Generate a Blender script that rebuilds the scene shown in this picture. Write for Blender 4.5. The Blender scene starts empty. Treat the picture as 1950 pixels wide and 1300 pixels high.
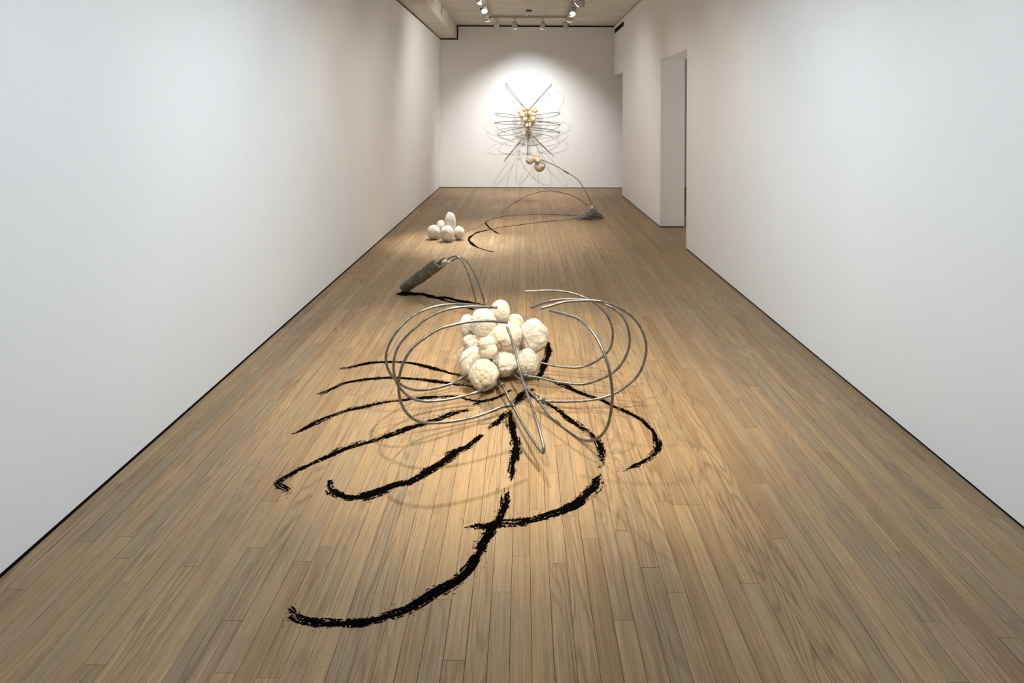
import bpy, bmesh, math, random
import numpy as np
from mathutils import Vector, Matrix, noise

SC = bpy.context.scene
COL = SC.collection
PI = math.pi

# ------------------------------------------------------------------ camera
cam_data = bpy.data.cameras.new('camera')
cam_data.sensor_width = 36.0
cam_data.lens = 24.0
cam_data.shift_x = -22.0 / 1950.0            # shift lens, kept level
cam_data.shift_y = -434.0 / 1950.0
cam_data.clip_end = 100.0
cam = bpy.data.objects.new('camera', cam_data)
cam.location = (0.0, 0.0, 1.5)
cam.rotation_euler = (PI / 2, -0.004, 0.0)
COL.objects.link(cam)
SC.camera = cam

# ------------------------------------------------------------------ exposure, world
SC.view_settings.view_transform = 'Standard'
SC.view_settings.look = 'None'
SC.view_settings.exposure = 0.0
SC.view_settings.gamma = 1.0
SC.view_settings.use_curve_mapping = False
world = bpy.data.worlds.new('world')
SC.world = world
world.use_nodes = True
world.node_tree.nodes['Background'].inputs['Color'].default_value = (0.9, 0.94, 1.0, 1)
world.node_tree.nodes['Background'].inputs['Strength'].default_value = 0.3

SC.cycles.max_bounces = 7
SC.cycles.diffuse_bounces = 6
SC.cycles.glossy_bounces = 3
SC.cycles.caustics_reflective = False
SC.cycles.caustics_refractive = False

# lamps of the room and added fill lamps: every one sits in a track fixture built further down
# name, x, y (on the track), aim point, watts, cone in degrees, blend, colour, lens radius
WARM = (1.0, 0.80, 0.52)
SOFT = (1.0, 0.955, 0.88)
COOL = (0.78, 0.905, 1.0)
DAY = (1.0, 0.985, 0.95)
LAMPS = {
    'bulbs_far':       (-0.62, 10.72, 3.10, (-0.30, 8.2, 0.0), 300, 44, 1.0, WARM),
    'bulbs_over':      (-0.62, 8.55, 3.08, (-0.78, 7.95, 0.0), 560, 36, 1.0, DAY),
    'floor_mid':       (0.77, 10.80, 3.08, (0.0, 8.7, 0.0), 330, 46, 1.0, WARM),
    'sculpture_key':   (-0.62, 6.70, 3.08, (-0.15, 4.15, 0.0), 540, 48, 1.0, WARM),
    'sculpture_left':  (-0.62, 1.50, 3.08, (0.12, 3.55, 0.0), 330, 50, 1.0, WARM),
    'sculpture_right': (0.77, 2.90, 3.08, (0.04, 3.50, 0.0), 320, 50, 1.0, WARM),
    'wall_a':          (-0.62, 11.60, 3.08, (0.00, 13.77, 0.45), 215, 80, 1.0, DAY),
    'wall_b':          (-0.16, 12.40, 3.06, (0.05, 13.77, 1.85), 30, 66, 1.0, COOL),
    'wall_c':          (0.33, 12.40, 3.06, (0.08, 13.77, 1.80), 26, 66, 1.0, COOL),
    'wall_d':          (0.77, 11.60, 3.08, (0.15, 13.77, 0.50), 205, 82, 1.0, DAY),
    'clump_over':      (0.77, 11.10, 3.08, (0.24, 11.60, 0.60), 150, 50, 1.0, WARM),
}
for i, (y, w) in enumerate(((0.9, 104), (2.6, 196), (4.2, 162), (5.9, 92), (7.6, 68))):  # the SOFT pairs farther back are added fill for the walls there
    LAMPS['washer_left_%d' % i] = (0.77, y, 3.08, (-1.68, y + 0.3, 0.50), w * 1.04, 84, 0.95, COOL if y < 5 else SOFT)
    LAMPS['washer_right_%d' % i] = (-0.62, y + 0.2, 3.08, (1.82, y + 0.5, 0.50), w, 84, 0.95, COOL if y < 5 else SOFT)
LAMPS['fill_far_left'] = (0.77, 9.9, 3.08, (-1.68, 11.3, 0.9), 175, 110, 1.0, SOFT)  # this far pair is added fill, brightening the end of the room
LAMPS['fill_far_right'] = (-0.62, 9.6, 3.08, (1.82, 10.8, 0.4), 130, 96, 1.0, SOFT)
LAMPS['side_room_fill'] = (3.4, 8.0, 3.08, (4.2, 7.8, 0.0), 1150, 90, 1.0, COOL)  # added fill lamp out of view, brightens the jamb of the opening
LENS_R = 0.043

# ------------------------------------------------------------------ room dimensions
XL, XR, YB, YR = -1.678, 1.8165, 13.77, -3.0
ZC, ZBEAM, XBEAM = 3.275, 3.01, -1.351
TH = 0.32                                   # wall thickness at the right-hand openings
DOOR_A = (7.60, 9.05, 2.222)                # opening: near edge, far edge, height
DOOR_B = (12.52, YB, 2.27)
XS = 4.6                                    # far wall of the side room
GAP_T, GAP_B = 0.028, 0.013                 # shadow gaps at ceiling and floor

# ------------------------------------------------------------------ traced centre lines, in metres
LOOP_L1 = [(-0.3272,3.7508,0.0506),(-0.3881,3.7101,0.0292),(-0.4645,3.659,0.0273),(-0.547,3.6038,0.0384),(-0.6114,3.5608,0.0715),(-0.6548,3.5318,0.1189),(-0.6861,3.5109,0.1706),(-0.7001,3.5015,0.2307),(-0.6965,3.504,0.2821),(-0.675,3.5183,0.334),(-0.6362,3.5442,0.3873),(-0.5808,3.5813,0.4338),(-0.5159,3.6247,0.4572),(-0.4324,3.6805,0.4644),(-0.3463,3.738,0.455),(-0.2574,3.7975,0.4331),(-0.1841,3.8464,0.4073)]
LOOP_L2 = [(-0.2267,3.5681,0.0488),(-0.308,3.5346,0.0358),(-0.3919,3.5,0.0306),(-0.4905,3.4593,0.0404),(-0.555,3.4327,0.0667),(-0.595,3.4162,0.1049),(-0.6267,3.4031,0.1566),(-0.641,3.3972,0.218),(-0.6389,3.3981,0.2768),(-0.6234,3.4044,0.3296),(-0.5959,3.4158,0.3682),(-0.5483,3.4354,0.4132),(-0.4839,3.462,0.461),(-0.4102,3.4924,0.4886),(-0.3267,3.5269,0.4974),(-0.2414,3.562,0.4922),(-0.1367,3.6052,0.475)]
LOOP_L3 = [(-0.0509,3.3986,0.0508),(-0.0885,3.3809,0.0515),(-0.1664,3.3441,0.0362),(-0.2466,3.3063,0.0253),(-0.3405,3.2619,0.0269),(-0.432,3.2187,0.0396),(-0.4917,3.1906,0.0624),(-0.5322,3.1714,0.1024),(-0.5578,3.1593,0.1508),(-0.5711,3.1531,0.2161),(-0.5692,3.154,0.2785),(-0.5513,3.1624,0.3461),(-0.515,3.1795,0.4032),(-0.4634,3.2039,0.4428),(-0.3958,3.2358,0.4768),(-0.319,3.2721,0.4884),(-0.2404,3.3092,0.4913),(-0.16,3.3471,0.4817),(-0.076,3.3868,0.4624)]
LOOP_R1 = [(0.0927,3.9774,0.0498),(0.1953,3.9526,0.0396),(0.3111,3.9247,0.0407),(0.3872,3.9063,0.0672),(0.4532,3.8904,0.114),(0.4952,3.8802,0.166),(0.5117,3.8762,0.2349),(0.504,3.8781,0.3017),(0.471,3.8861,0.3668),(0.4237,3.8975,0.4117),(0.3667,3.9112,0.4416),(0.2902,3.9297,0.4656),(0.2033,3.9507,0.4745),(0.1057,3.9743,0.468),(0.004,3.9989,0.4552)]
LOOP_R2 = [(-0.0009,3.7854,0.0508),(0.0925,3.7565,0.0464),(0.2028,3.7224,0.036),(0.3111,3.6889,0.0386),(0.3821,3.667,0.0612),(0.4696,3.6399,0.1129),(0.5214,3.6239,0.1688),(0.5555,3.6133,0.2402),(0.5664,3.61,0.3042),(0.555,3.6135,0.3748),(0.529,3.6215,0.4263),(0.4856,3.6349,0.4628),(0.4332,3.6511,0.4851),(0.3804,3.6675,0.4959),(0.3003,3.6922,0.4961),(0.2101,3.7201,0.4863),(0.1186,3.7484,0.4615),(0.0445,3.7713,0.4267)]
LOOP_R3 = [(0.0773,3.4721,0.0485),(0.1291,3.4723,0.0374),(0.2155,3.4725,0.036),(0.3018,3.4727,0.0397),(0.3881,3.4728,0.0512),(0.4571,3.473,0.0729),(0.5174,3.4731,0.1077),(0.5777,3.4733,0.1597),(0.612,3.4734,0.2202),(0.6289,3.4734,0.298),(0.62,3.4734,0.367),(0.5852,3.4733,0.436),(0.5332,3.4732,0.4876),(0.4639,3.473,0.5262),(0.3861,3.4728,0.5475),(0.3084,3.4727,0.5499),(0.2135,3.4725,0.5427),(0.1531,3.4723,0.5252),(0.0927,3.4722,0.5094)]
LOOP_R4 = [(0.0037,3.6069,0.0788),(0.0434,3.5348,0.0547),(0.0773,3.4732,0.048),(0.1182,3.399,0.0175),(0.1724,3.3004,-0.0008),(0.2236,3.2075,-0.0022),(0.2718,3.1198,0.0136),(0.3111,3.0484,0.0409),(0.3424,2.9916,0.0884),(0.3665,2.9477,0.1495),(0.3794,2.9244,0.2256),(0.3838,2.9163,0.3017),(0.3777,2.9274,0.3699),(0.3656,2.9494,0.4273),(0.3411,2.994,0.4854),(0.3095,3.0514,0.5265),(0.2632,3.1355,0.554),(0.2073,3.2371,0.5472),(0.1336,3.3709,0.5276)]
LOOP_F = [(-0.1359,3.7473,0.0276),(-0.1043,3.6249,0.0533),(-0.0513,3.4192,0.042),(0.0081,3.1891,0.0413),(0.0529,3.0154,0.0497),(0.0788,2.9148,0.0598),(0.0898,2.8722,0.0759),(0.0878,2.88,0.1042),(0.0595,2.9899,0.1661),(0.0229,3.1316,0.2117),(-0.0089,3.2551,0.2578),(-0.0346,3.3547,0.3198),(-0.0572,3.4423,0.3659),(-0.0809,3.5344,0.3944)]
ARM_A = [(-0.3425,5.2075,0.0025),(-0.3554,5.2177,0.0536),(-0.3727,5.2314,0.1142),(-0.3944,5.2487,0.1822),(-0.4206,5.2695,0.2579),(-0.4514,5.2938,0.3172),(-0.4823,5.3184,0.3607),(-0.5178,5.3466,0.3792),(-0.5537,5.375,0.3711),(-0.5853,5.4001,0.3512),(-0.608,5.4181,0.3264)]
ARM_B = [(-0.2898,5.3032,0.0078),(-0.3093,5.3187,0.0668),(-0.3442,5.3464,0.1579),(-0.3794,5.3744,0.2334),(-0.4149,5.4025,0.289),(-0.4507,5.4309,0.3284),(-0.4867,5.4595,0.3431),(-0.5322,5.4956,0.3332),(-0.5644,5.5211,0.3128),(-0.5921,5.5432,0.2909)]
SLAB_BASE = (-0.9884,5.7201,0.0)
SLAB_TOP = (-0.64,5.4435,0.2831)
BULBS = [(-0.1341,4.08,0.3208,0.0589,1.1),(-0.2309,3.98,0.2801,0.0777,1.05),(-0.3249,4.02,0.247,0.0514,1.3),(-0.0462,4.1,0.245,0.0509,1.0),(-0.0907,3.88,0.2295,0.0882,0.95),(0.0629,3.98,0.2021,0.0838,1.18),(0.025,3.86,0.0913,0.0676,1.18),(-0.1005,3.84,0.0972,0.0718,1.03),(-0.1921,3.74,0.2196,0.0558,1.05),(-0.2988,3.92,0.1831,0.0455,1.0),(-0.274,3.84,0.0829,0.0809,1.15),(-0.2085,3.69,0.086,0.0786,1.05),(-0.3478,3.98,0.078,0.0339,1.5)]
BULBS2 = [(-1.0653,8.12,0.0752,0.0769,1.12),(-0.8863,7.98,0.091,0.0839,1.08),(-0.7617,8.1,0.0784,0.066,1.2),(-0.8686,8.12,0.1944,0.0692,1.88),(-0.9933,8.27,0.119,0.0646,1.28)]
BULBS3 = [(0.1116,11.6,0.7079,0.0725,1.0),(0.2033,11.68,0.7758,0.0791,1.0),(0.2358,11.54,0.7095,0.0601,1.0),(0.2782,11.6,0.5998,0.0936,1.0),(0.339,11.52,0.6588,0.0405,1.0)]
BULBS4 = [(-0.0662,13.52,1.543,0.0557,1.1),(0.0376,13.6,1.5901,0.0638,1.0),(0.2156,13.55,1.576,0.0693,1.0),(-0.0197,13.44,1.4723,0.0592,1.0),(0.0949,13.46,1.5081,0.0593,1.0),(0.1926,13.46,1.4636,0.0554,1.0),(0.1833,13.46,1.3985,0.0612,1.1),(0.0351,13.44,1.3885,0.0554,1.0),(0.0193,13.52,1.3014,0.0557,1.1),(0.1636,13.54,1.3065,0.0615,1.1),(0.093,13.46,1.2547,0.0593,1.0),(0.089,13.54,1.1956,0.0846,0.85)]
WALL_row1l = [(0.0952,13.3,1.4435),(-0.0744,13.2858,1.4447),(-0.3,13.311,1.4835),(-0.4757,13.3759,1.4984),(-0.5579,13.4706,1.4876),(-0.518,13.5765,1.4594),(-0.3961,13.6414,1.433),(-0.1657,13.6848,1.4195),(-0.0232,13.7,1.4217)]
WALL_row1r = [(0.0675,13.3,1.4434),(0.2541,13.2858,1.4719),(0.4797,13.311,1.5074),(0.6387,13.3759,1.522),(0.7222,13.4706,1.5032),(0.6838,13.5765,1.473),(0.5452,13.6414,1.4315),(0.4045,13.6848,1.4057),(0.2088,13.7,1.3995)]
WALL_row2l = [(0.1163,13.3,1.3449),(-0.0222,13.2869,1.3463),(-0.2131,13.3258,1.3451),(-0.424,13.4138,1.3327),(-0.5738,13.5312,1.3095),(-0.4837,13.6247,1.2891),(-0.3075,13.6802,1.2818),(-0.0048,13.7,1.2809)]
WALL_row2r = [(0.0471,13.3,1.3447),(0.2027,13.2869,1.3368),(0.3942,13.3258,1.3301),(0.5715,13.4138,1.3105),(0.7351,13.5312,1.2831),(0.6516,13.6247,1.2688),(0.4405,13.6802,1.2706),(0.1914,13.7,1.2692)]
WALL_row3l = [(0.1168,13.3,1.2341),(-0.0562,13.2858,1.2164),(-0.2641,13.311,1.1752),(-0.4394,13.3759,1.1259),(-0.5125,13.4706,1.0879),(-0.4598,13.5765,1.0584),(-0.2703,13.6414,1.0695),(-0.1466,13.6848,1.0989),(0.0136,13.7,1.1455)]
WALL_row3r = [(0.0441,13.3,1.2338),(0.2205,13.2869,1.2244),(0.4294,13.3258,1.195),(0.607,13.4138,1.1605),(0.7269,13.5312,1.1263),(0.6699,13.6247,1.1163),(0.4944,13.6802,1.139),(0.1561,13.7,1.1763)]
WALL_antl = [(0.0843,13.3,1.5491),(-0.0407,13.2447,1.6864),(-0.1967,13.2445,1.8926),(-0.3283,13.3093,2.0708),(-0.3575,13.4295,2.0723),(-0.308,13.5765,1.9727),(-0.2024,13.6414,1.8476),(-0.0688,13.6848,1.7013),(0.0475,13.7,1.5861)]
WALL_antr = [(0.0843,13.3,1.5491),(0.2178,13.2409,1.6942),(0.3899,13.2564,1.8884),(0.5382,13.3553,2.0553),(0.5445,13.5126,2.0689),(0.4537,13.6247,1.9668),(0.2959,13.6802,1.7918),(0.1188,13.7,1.5864)]
WALL_lowl = [(0.0964,13.3,1.1371),(-0.0551,13.2447,0.9707),(-0.2267,13.2445,0.7683),(-0.3622,13.3093,0.5875),(-0.369,13.4295,0.5687),(-0.2499,13.5765,0.704),(-0.1273,13.6414,0.8481),(-0.0215,13.6848,0.9978),(0.0496,13.7,1.0689)]
WALL_lowr = [(0.0998,13.3,1.1371),(0.2205,13.2447,1.0322),(0.3936,13.2445,0.8605),(0.5695,13.3093,0.6882),(0.5852,13.4295,0.674),(0.4923,13.5765,0.7476),(0.3342,13.6414,0.8943),(0.21,13.6848,1.0255),(0.1387,13.7,1.0871)]
WALL_lowc = [(0.0808,13.3,1.1301),(0.081,13.2447,0.9972),(0.0816,13.2445,0.8592),(0.0825,13.3093,0.7175),(0.0887,13.4295,0.658),(0.1108,13.5765,0.6754),(0.1108,13.6414,0.8046),(0.1104,13.6848,0.9806),(0.1101,13.7,1.087)]
SPINE = [(0.0825,13.3,1.5664),(0.0848,13.3,1.4452),(0.0886,13.3,1.3414),(0.0942,13.3,1.2375),(0.0981,13.3,1.1302)]
BLOCK = [(0.73,9.719,0.0),(1.1529,9.8607,0.0)]
BLOCK_APEX = (0.9856,9.75,0.1624)
ROD_UP = [(0.9933,9.75,0.1393),(0.986,9.8321,0.1744),(0.9613,10.066,0.2776),(0.8923,10.3798,0.4111),(0.8118,10.6191,0.5029),(0.6777,10.8928,0.5711),(0.5358,11.1666,0.644),(0.3511,11.478,0.7063),(0.3077,11.55,0.723)]
ROD_DN = [(0.978,9.75,0.1347),(0.9269,9.7005,0.1843),(0.8104,9.5932,0.2816),(0.6653,9.4709,0.3669),(0.5088,9.3457,0.4226),(0.3566,9.2238,0.4579),(0.1357,9.0406,0.442),(-0.0763,8.8435,0.3736),(-0.2382,8.6627,0.2729),(-0.419,8.4588,0.1743),(-0.5678,8.2971,0.1204),(-0.699,8.1515,0.0798),(-0.7457,8.1,0.0693)]
STROKE_A = [[(-1.0752,3.9945),(-1.0275,4.0123),(-0.9737,4.0566),(-0.9017,4.0999),(-0.8221,4.1144),(-0.7391,4.113),(-0.6529,4.0913),(-0.5632,4.039),(-0.4747,3.9796),(-0.4053,3.9278),(-0.3068,3.8818)]]
STROKE_B = [[(-1.0933,3.6297),(-1.0647,3.6694),(-1.0186,3.7437),(-0.958,3.8017),(-0.8895,3.8358),(-0.809,3.8565),(-0.7335,3.8673),(-0.6302,3.8543),(-0.5499,3.8353),(-0.4615,3.8068),(-0.3745,3.7787),(-0.2726,3.738)]]
STROKE_C = [[(-1.0849,3.1891),(-1.0575,3.2031),(-1.0303,3.2595),(-0.9844,3.3255),(-0.9345,3.3865),(-0.8806,3.4419),(-0.8071,3.4828),(-0.7389,3.5247),(-0.6729,3.5506),(-0.6054,3.5734),(-0.5367,3.5947),(-0.4661,3.6076),(-0.3579,3.6139),(-0.2965,3.5763),(-0.2372,3.5496),(-0.1951,3.5636),(-0.1392,3.5985),(-0.0972,3.6518),(-0.0577,3.703)],[(-0.255,3.5011),(-0.2285,3.5262),(-0.1939,3.5416)]]
STROKE_D = [[(-0.8939,2.6939),(-0.9202,2.6918),(-0.9457,2.7181),(-0.982,2.7429),(-0.9919,2.7736),(-0.9627,2.8319),(-0.9333,2.8815),(-0.89,2.9295),(-0.8456,2.9803),(-0.802,3.0415),(-0.7508,3.0823),(-0.6859,3.1255),(-0.6325,3.1726),(-0.5775,3.2211),(-0.5196,3.264),(-0.4602,3.308),(-0.4,3.3608),(-0.3383,3.42),(-0.2926,3.4473),(-0.2487,3.4637)]]
STROKE_E = [[(-0.7847,2.7907),(-0.7713,2.7394),(-0.7384,2.6999),(-0.6969,2.6664),(-0.6576,2.659),(-0.607,2.6718),(-0.5604,2.7061),(-0.5136,2.7464),(-0.4533,2.7827),(-0.4059,2.8415),(-0.3526,2.9199),(-0.2969,3.0087),(-0.2533,3.0648),(-0.2151,3.136),(-0.1836,3.19)],[(-0.1639,3.2415),(-0.1276,3.3109),(-0.0965,3.3864),(-0.0603,3.4526)]]
STROKE_G = [[(0.1564,4.488),(0.1586,4.2964),(0.1378,4.1485),(0.1128,3.984),(0.0749,3.8076)],[(0.0607,3.7312),(0.0192,3.672),(-0.0028,3.6183),(-0.0379,3.5156),(-0.0447,3.4908)],[(-0.0582,3.4664),(-0.0602,3.3876),(-0.048,3.2689),(-0.0365,3.1449),(-0.0317,3.0176),(-0.0364,2.923),(-0.0437,2.834),(-0.05,2.7811)],[(-0.0586,2.7422),(-0.0572,2.6811),(-0.0606,2.6061),(-0.0724,2.5612),(-0.0812,2.5179),(-0.1023,2.4801),(-0.1104,2.4394),(-0.1252,2.3962),(-0.1393,2.368),(-0.1327,2.3666),(-0.158,2.2969),(-0.1824,2.2384),(-0.2156,2.1894),(-0.2656,2.1425),(-0.3045,2.0976),(-0.3429,2.0605),(-0.3909,2.0364),(-0.4397,2.0215),(-0.4891,2.0126),(-0.5381,2.0037),(-0.5905,2.0074),(-0.645,2.0175),(-0.6809,2.0348),(-0.7206,2.0675)]]
STROKE_H = [[(0.0266,3.6811),(0.091,3.5844),(0.1392,3.5256),(0.1912,3.4367),(0.2338,3.3522),(0.281,3.2718),(0.3189,3.1882),(0.3424,3.1087),(0.348,3.0207),(0.3416,2.9374),(0.3244,2.8784)],[(0.3344,2.8499),(0.3027,2.7942),(0.2956,2.7529),(0.2531,2.6833),(0.2169,2.6356),(0.1609,2.585),(0.0972,2.5492),(0.0455,2.523),(-0.0152,2.5057),(-0.0756,2.5011),(-0.1252,2.4882),(-0.1652,2.4879),(-0.2144,2.4777)]]
STROKE_I = [[(0.1061,3.8933),(0.1736,3.8241),(0.2317,3.7668),(0.2941,3.6928),(0.355,3.6305),(0.4148,3.5789),(0.4697,3.5038),(0.5166,3.4397),(0.5728,3.3628),(0.6014,3.2962),(0.6223,3.2322),(0.6226,3.1504),(0.6018,3.0599),(0.5574,2.9861),(0.5131,2.9388),(0.4663,2.9041),(0.4279,2.8814),(0.3984,2.8569)]]
STROKE_J = [[(-1.0251,5.7162),(-0.9646,5.6837),(-0.8958,5.6632),(-0.8308,5.6363)],[(-1.025,5.7279),(-0.9652,5.687),(-0.8958,5.6632),(-0.8412,5.6476),(-0.778,5.5998),(-0.7084,5.5608),(-0.6203,5.5384),(-0.5284,5.4697),(-0.4393,5.4102),(-0.3527,5.3594),(-0.2854,5.3354)],[(-0.6988,5.553),(-0.6106,5.4532),(-0.5195,5.3792),(-0.4285,5.2784),(-0.3578,5.1977)]]
STROKE_K = [[(0.7825,9.8003),(0.6029,9.6468),(0.3695,9.5155),(0.1419,9.3507),(-0.0777,9.165),(-0.2888,8.9865),(-0.4362,8.8162),(-0.5619,8.6133),(-0.6262,8.3836),(-0.6482,8.1317),(-0.6044,7.9288),(-0.5242,7.6741),(-0.4172,7.4945),(-0.3183,7.3972),(-0.2367,7.3988)]]
STROKE_M = [[(0.8014,10.0384),(0.5527,10.1278),(0.2337,10.1516),(-0.0859,10.0677),(-0.3039,9.9252),(-0.4355,9.7186),(-0.5066,9.4743),(-0.5014,9.2438),(-0.4263,8.8991),(-0.3616,8.6968),(-0.3011,8.4657)]]


# ------------------------------------------------------------------ helpers
def obj(name, me, mat=None, parent=None, loc=None):
    o = bpy.data.objects.new(name, me)
    COL.objects.link(o)
    if mat is not None and me is not None and len(me.materials) == 0:
        me.materials.append(mat)
    if parent is not None:
        o.parent = parent
    if loc is not None:
        o.location = loc
    return o

def mesh_bm(bm, name, smooth=False):
    bmesh.ops.recalc_face_normals(bm, faces=bm.faces)
    me = bpy.data.meshes.new(name)
    bm.to_mesh(me); bm.free()
    if smooth:
        for p in me.polygons: p.use_smooth = True
    return me

def mesh_py(name, v, f, smooth=False):
    me = bpy.data.meshes.new(name)
    me.from_pydata([tuple(p) for p in v], [], f)
    me.update()
    if smooth:
        me.polygons.foreach_set('use_smooth', [True] * len(me.polygons))
    return me

def thing(name, label, cat, loc=(0, 0, 0), group=None):
    o = bpy.data.objects.new(name, None)
    o.empty_display_size = 0.1
    COL.objects.link(o)
    o.location = loc
    tag(o, label, cat, group)
    return o

def tag(o, label, cat, group=None, kind=None):
    if label: o['label'] = label
    if cat: o['category'] = cat
    if group: o['group'] = group
    if kind: o['kind'] = kind
    return o

def structure(o, label):
    o['kind'] = 'structure'; o['label'] = label
    return o

def add_box(bm, x0, x1, y0, y1, z0, z1, bevel=0.0):
    m = Matrix.Translation(((x0 + x1) / 2, (y0 + y1) / 2, (z0 + z1) / 2)) @ Matrix.Diagonal((x1 - x0, y1 - y0, z1 - z0, 1))
    r = bmesh.ops.create_cube(bm, size=1.0, matrix=m)
    if bevel:
        es = list({e for v in r['verts'] for e in v.link_edges})
        bmesh.ops.bevel(bm, geom=es, offset=bevel, segments=2, affect='EDGES')

def box_mesh(name, *a, **k):
    bm = bmesh.new(); add_box(bm, *a, **k)
    return mesh_bm(bm, name)

def prism(name, pts, axis, a, b):
    """outline pts (two coordinates) extruded along axis from a to b"""
    def mk(p, w):
        return (w, p[0], p[1]) if axis == 'x' else ((p[0], w, p[1]) if axis == 'y' else (p[0], p[1], w))
    n = len(pts)
    v = [mk(p, a) for p in pts] + [mk(p, b) for p in pts]
    f = [tuple(range(n)), tuple(range(2 * n - 1, n - 1, -1))]
    f += [(i, i + n, (i + 1) % n + n, (i + 1) % n) for i in range(n)]
    bm = bmesh.new()
    bv = [bm.verts.new(p) for p in v]
    for q in f: bm.faces.new([bv[i] for i in q])
    return mesh_bm(bm, name)

def catmull(P, per=8):
    P = [Vector(p) for p in P]
    P = [P[0] * 2 - P[1]] + P + [P[-1] * 2 - P[-2]]
    out = []
    for i in range(1, len(P) - 2):
        a, b, c, d = P[i - 1], P[i], P[i + 1], P[i + 2]
        for k in range(per):
            t = k / per
            out.append(0.5 * ((2 * b) + (c - a) * t + (2 * a - 5 * b + 4 * c - d) * t * t + (3 * b - a - 3 * c + d) * t ** 3))
    out.append(P[-2])
    return out

def tube_mesh(name, pts, r, sides=10, per=6, wob=0.0, seed=0):
    """a rod swept along a smoothed centre line, ends closed and slightly rounded"""
    P = catmull(pts, per)
    n = len(P)
    v, f = [], []
    T = [(P[min(i + 1, n - 1)] - P[max(i - 1, 0)]).normalized() for i in range(n)]
    up = Vector((0, 0, 1)) if abs(T[0].z) < 0.9 else Vector((1, 0, 0))
    N = (up - T[0] * up.dot(T[0])).normalized()
    rows = []
    for i in range(n):
        N = (N - T[i] * N.dot(T[i])).normalized()
        rows.append((P[i], N.copy(), T[i].cross(N)))
    rings = [(rows[0][0] - T[0] * r * 0.3, rows[0][1], rows[0][2], 0.7)]
    for i, (p, a, b) in enumerate(rows):
        s = 1.0 + wob * noise.noise((i * 0.37 + seed * 7.1, seed, 0.0))
        rings.append((p, a, b, s))
    rings.append((rows[-1][0] + T[-1] * r * 0.3, rows[-1][1], rows[-1][2], 0.7))
    for p, a, b, s in rings:
        for k in range(sides):
            t = 2 * PI * k / sides
            v.append(p + (a * math.cos(t) + b * math.sin(t)) * r * s)
    m = len(rings)
    for i in range(m - 1):
        for k in range(sides):
            k2 = (k + 1) % sides
            f.append((i * sides + k, i * sides + k2, (i + 1) * sides + k2, (i + 1) * sides + k))
    f.append(tuple(range(sides - 1, -1, -1)))
    f.append(tuple(range((m - 1) * sides, m * sides)))
    return mesh_py(name, v, f, True)

def cyl_between(name, a, b, r, r2=None, sides=16):
    a, b = Vector(a), Vector(b)
    d = (b - a)
    bm = bmesh.new()
    q = d.to_track_quat('Z', 'Y').to_matrix().to_4x4()
    bmesh.ops.create_cone(bm, cap_ends=True, segments=sides, radius1=r, radius2=r if r2 is None else r2, depth=d.length,
                          matrix=Matrix.Translation((a + b) / 2) @ q)
    es = [e for e in bm.edges if len(e.link_faces) == 2 and any(len(f.verts) > 4 for f in e.link_faces)]
    bmesh.ops.bevel(bm, geom=es, offset=min(r, r2 or r) * 0.12, segments=2, affect='EDGES')
    me = mesh_bm(bm, name)
    for p in me.polygons: p.use_smooth = len(p.vertices) == 4
    return me

# ------------------------------------------------------------------ materials
def new_mat(name):
    m = bpy.data.materials.new(name)
    m.use_nodes = True
    nt = m.node_tree
    b = nt.nodes['Principled BSDF']
    return m, nt, b

def N(nt, t, **k):
    n = nt.nodes.new(t)
    for a, v in k.items():
        setattr(n, a, v)
    return n

def L(nt, a, b):
    nt.links.new(a, b)

def math_node(nt, op, a, b=None, c=None, clamp=False):
    n = N(nt, 'ShaderNodeMath', operation=op)
    n.use_clamp = clamp
    for i, s in enumerate((a, b, c)):
        if s is None: continue
        if hasattr(s, 'links'): L(nt, s, n.inputs[i])
        else: n.inputs[i].default_value = s
    return n.outputs[0]

def mix_rgb(nt, fac, a, b, mode='MIX'):
    n = N(nt, 'ShaderNodeMix', data_type='RGBA', blend_type=mode)
    for i, s in ((0, fac), (6, a), (7, b)):
        if hasattr(s, 'links'): L(nt, s, n.inputs[i])
        else: n.inputs[i].default_value = s if i == 0 else (*s, 1)
    return n.outputs[2]

def noise_tex(nt, vec, scale, detail=3.0, rough=0.55, dist=0.0):
    n = N(nt, 'ShaderNodeTexNoise')
    n.inputs['Scale'].default_value = scale
    n.inputs['Detail'].default_value = detail
    n.inputs['Roughness'].default_value = rough
    n.inputs['Distortion'].default_value = dist
    if vec is not None: L(nt, vec, n.inputs['Vector'])
    return n.outputs['Fac']

def mapping(nt, vec, scale, loc=(0, 0, 0)):
    n = N(nt, 'ShaderNodeMapping')
    n.inputs['Scale'].default_value = scale
    n.inputs['Location'].default_value = loc
    L(nt, vec, n.inputs['Vector'])
    return n.outputs[0]

def ramp(nt, fac, stops, interp='LINEAR'):
    n = N(nt, 'ShaderNodeValToRGB')
    n.color_ramp.interpolation = interp
    e = n.color_ramp.elements
    while len(e) < len(stops): e.new(0.5)
    for i, (p, c) in enumerate(stops):
        e[i].position = p
        e[i].color = (*c, 1) if len(c) == 3 else c
    L(nt, fac, n.inputs[0])
    return n.outputs[0]

def bump(nt, b, h, strength, dist):
    n = N(nt, 'ShaderNodeBump')
    n.inputs['Strength'].default_value = strength
    n.inputs['Distance'].default_value = dist
    L(nt, h, n.inputs['Height'])
    L(nt, n.outputs[0], b.inputs['Normal'])

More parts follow.
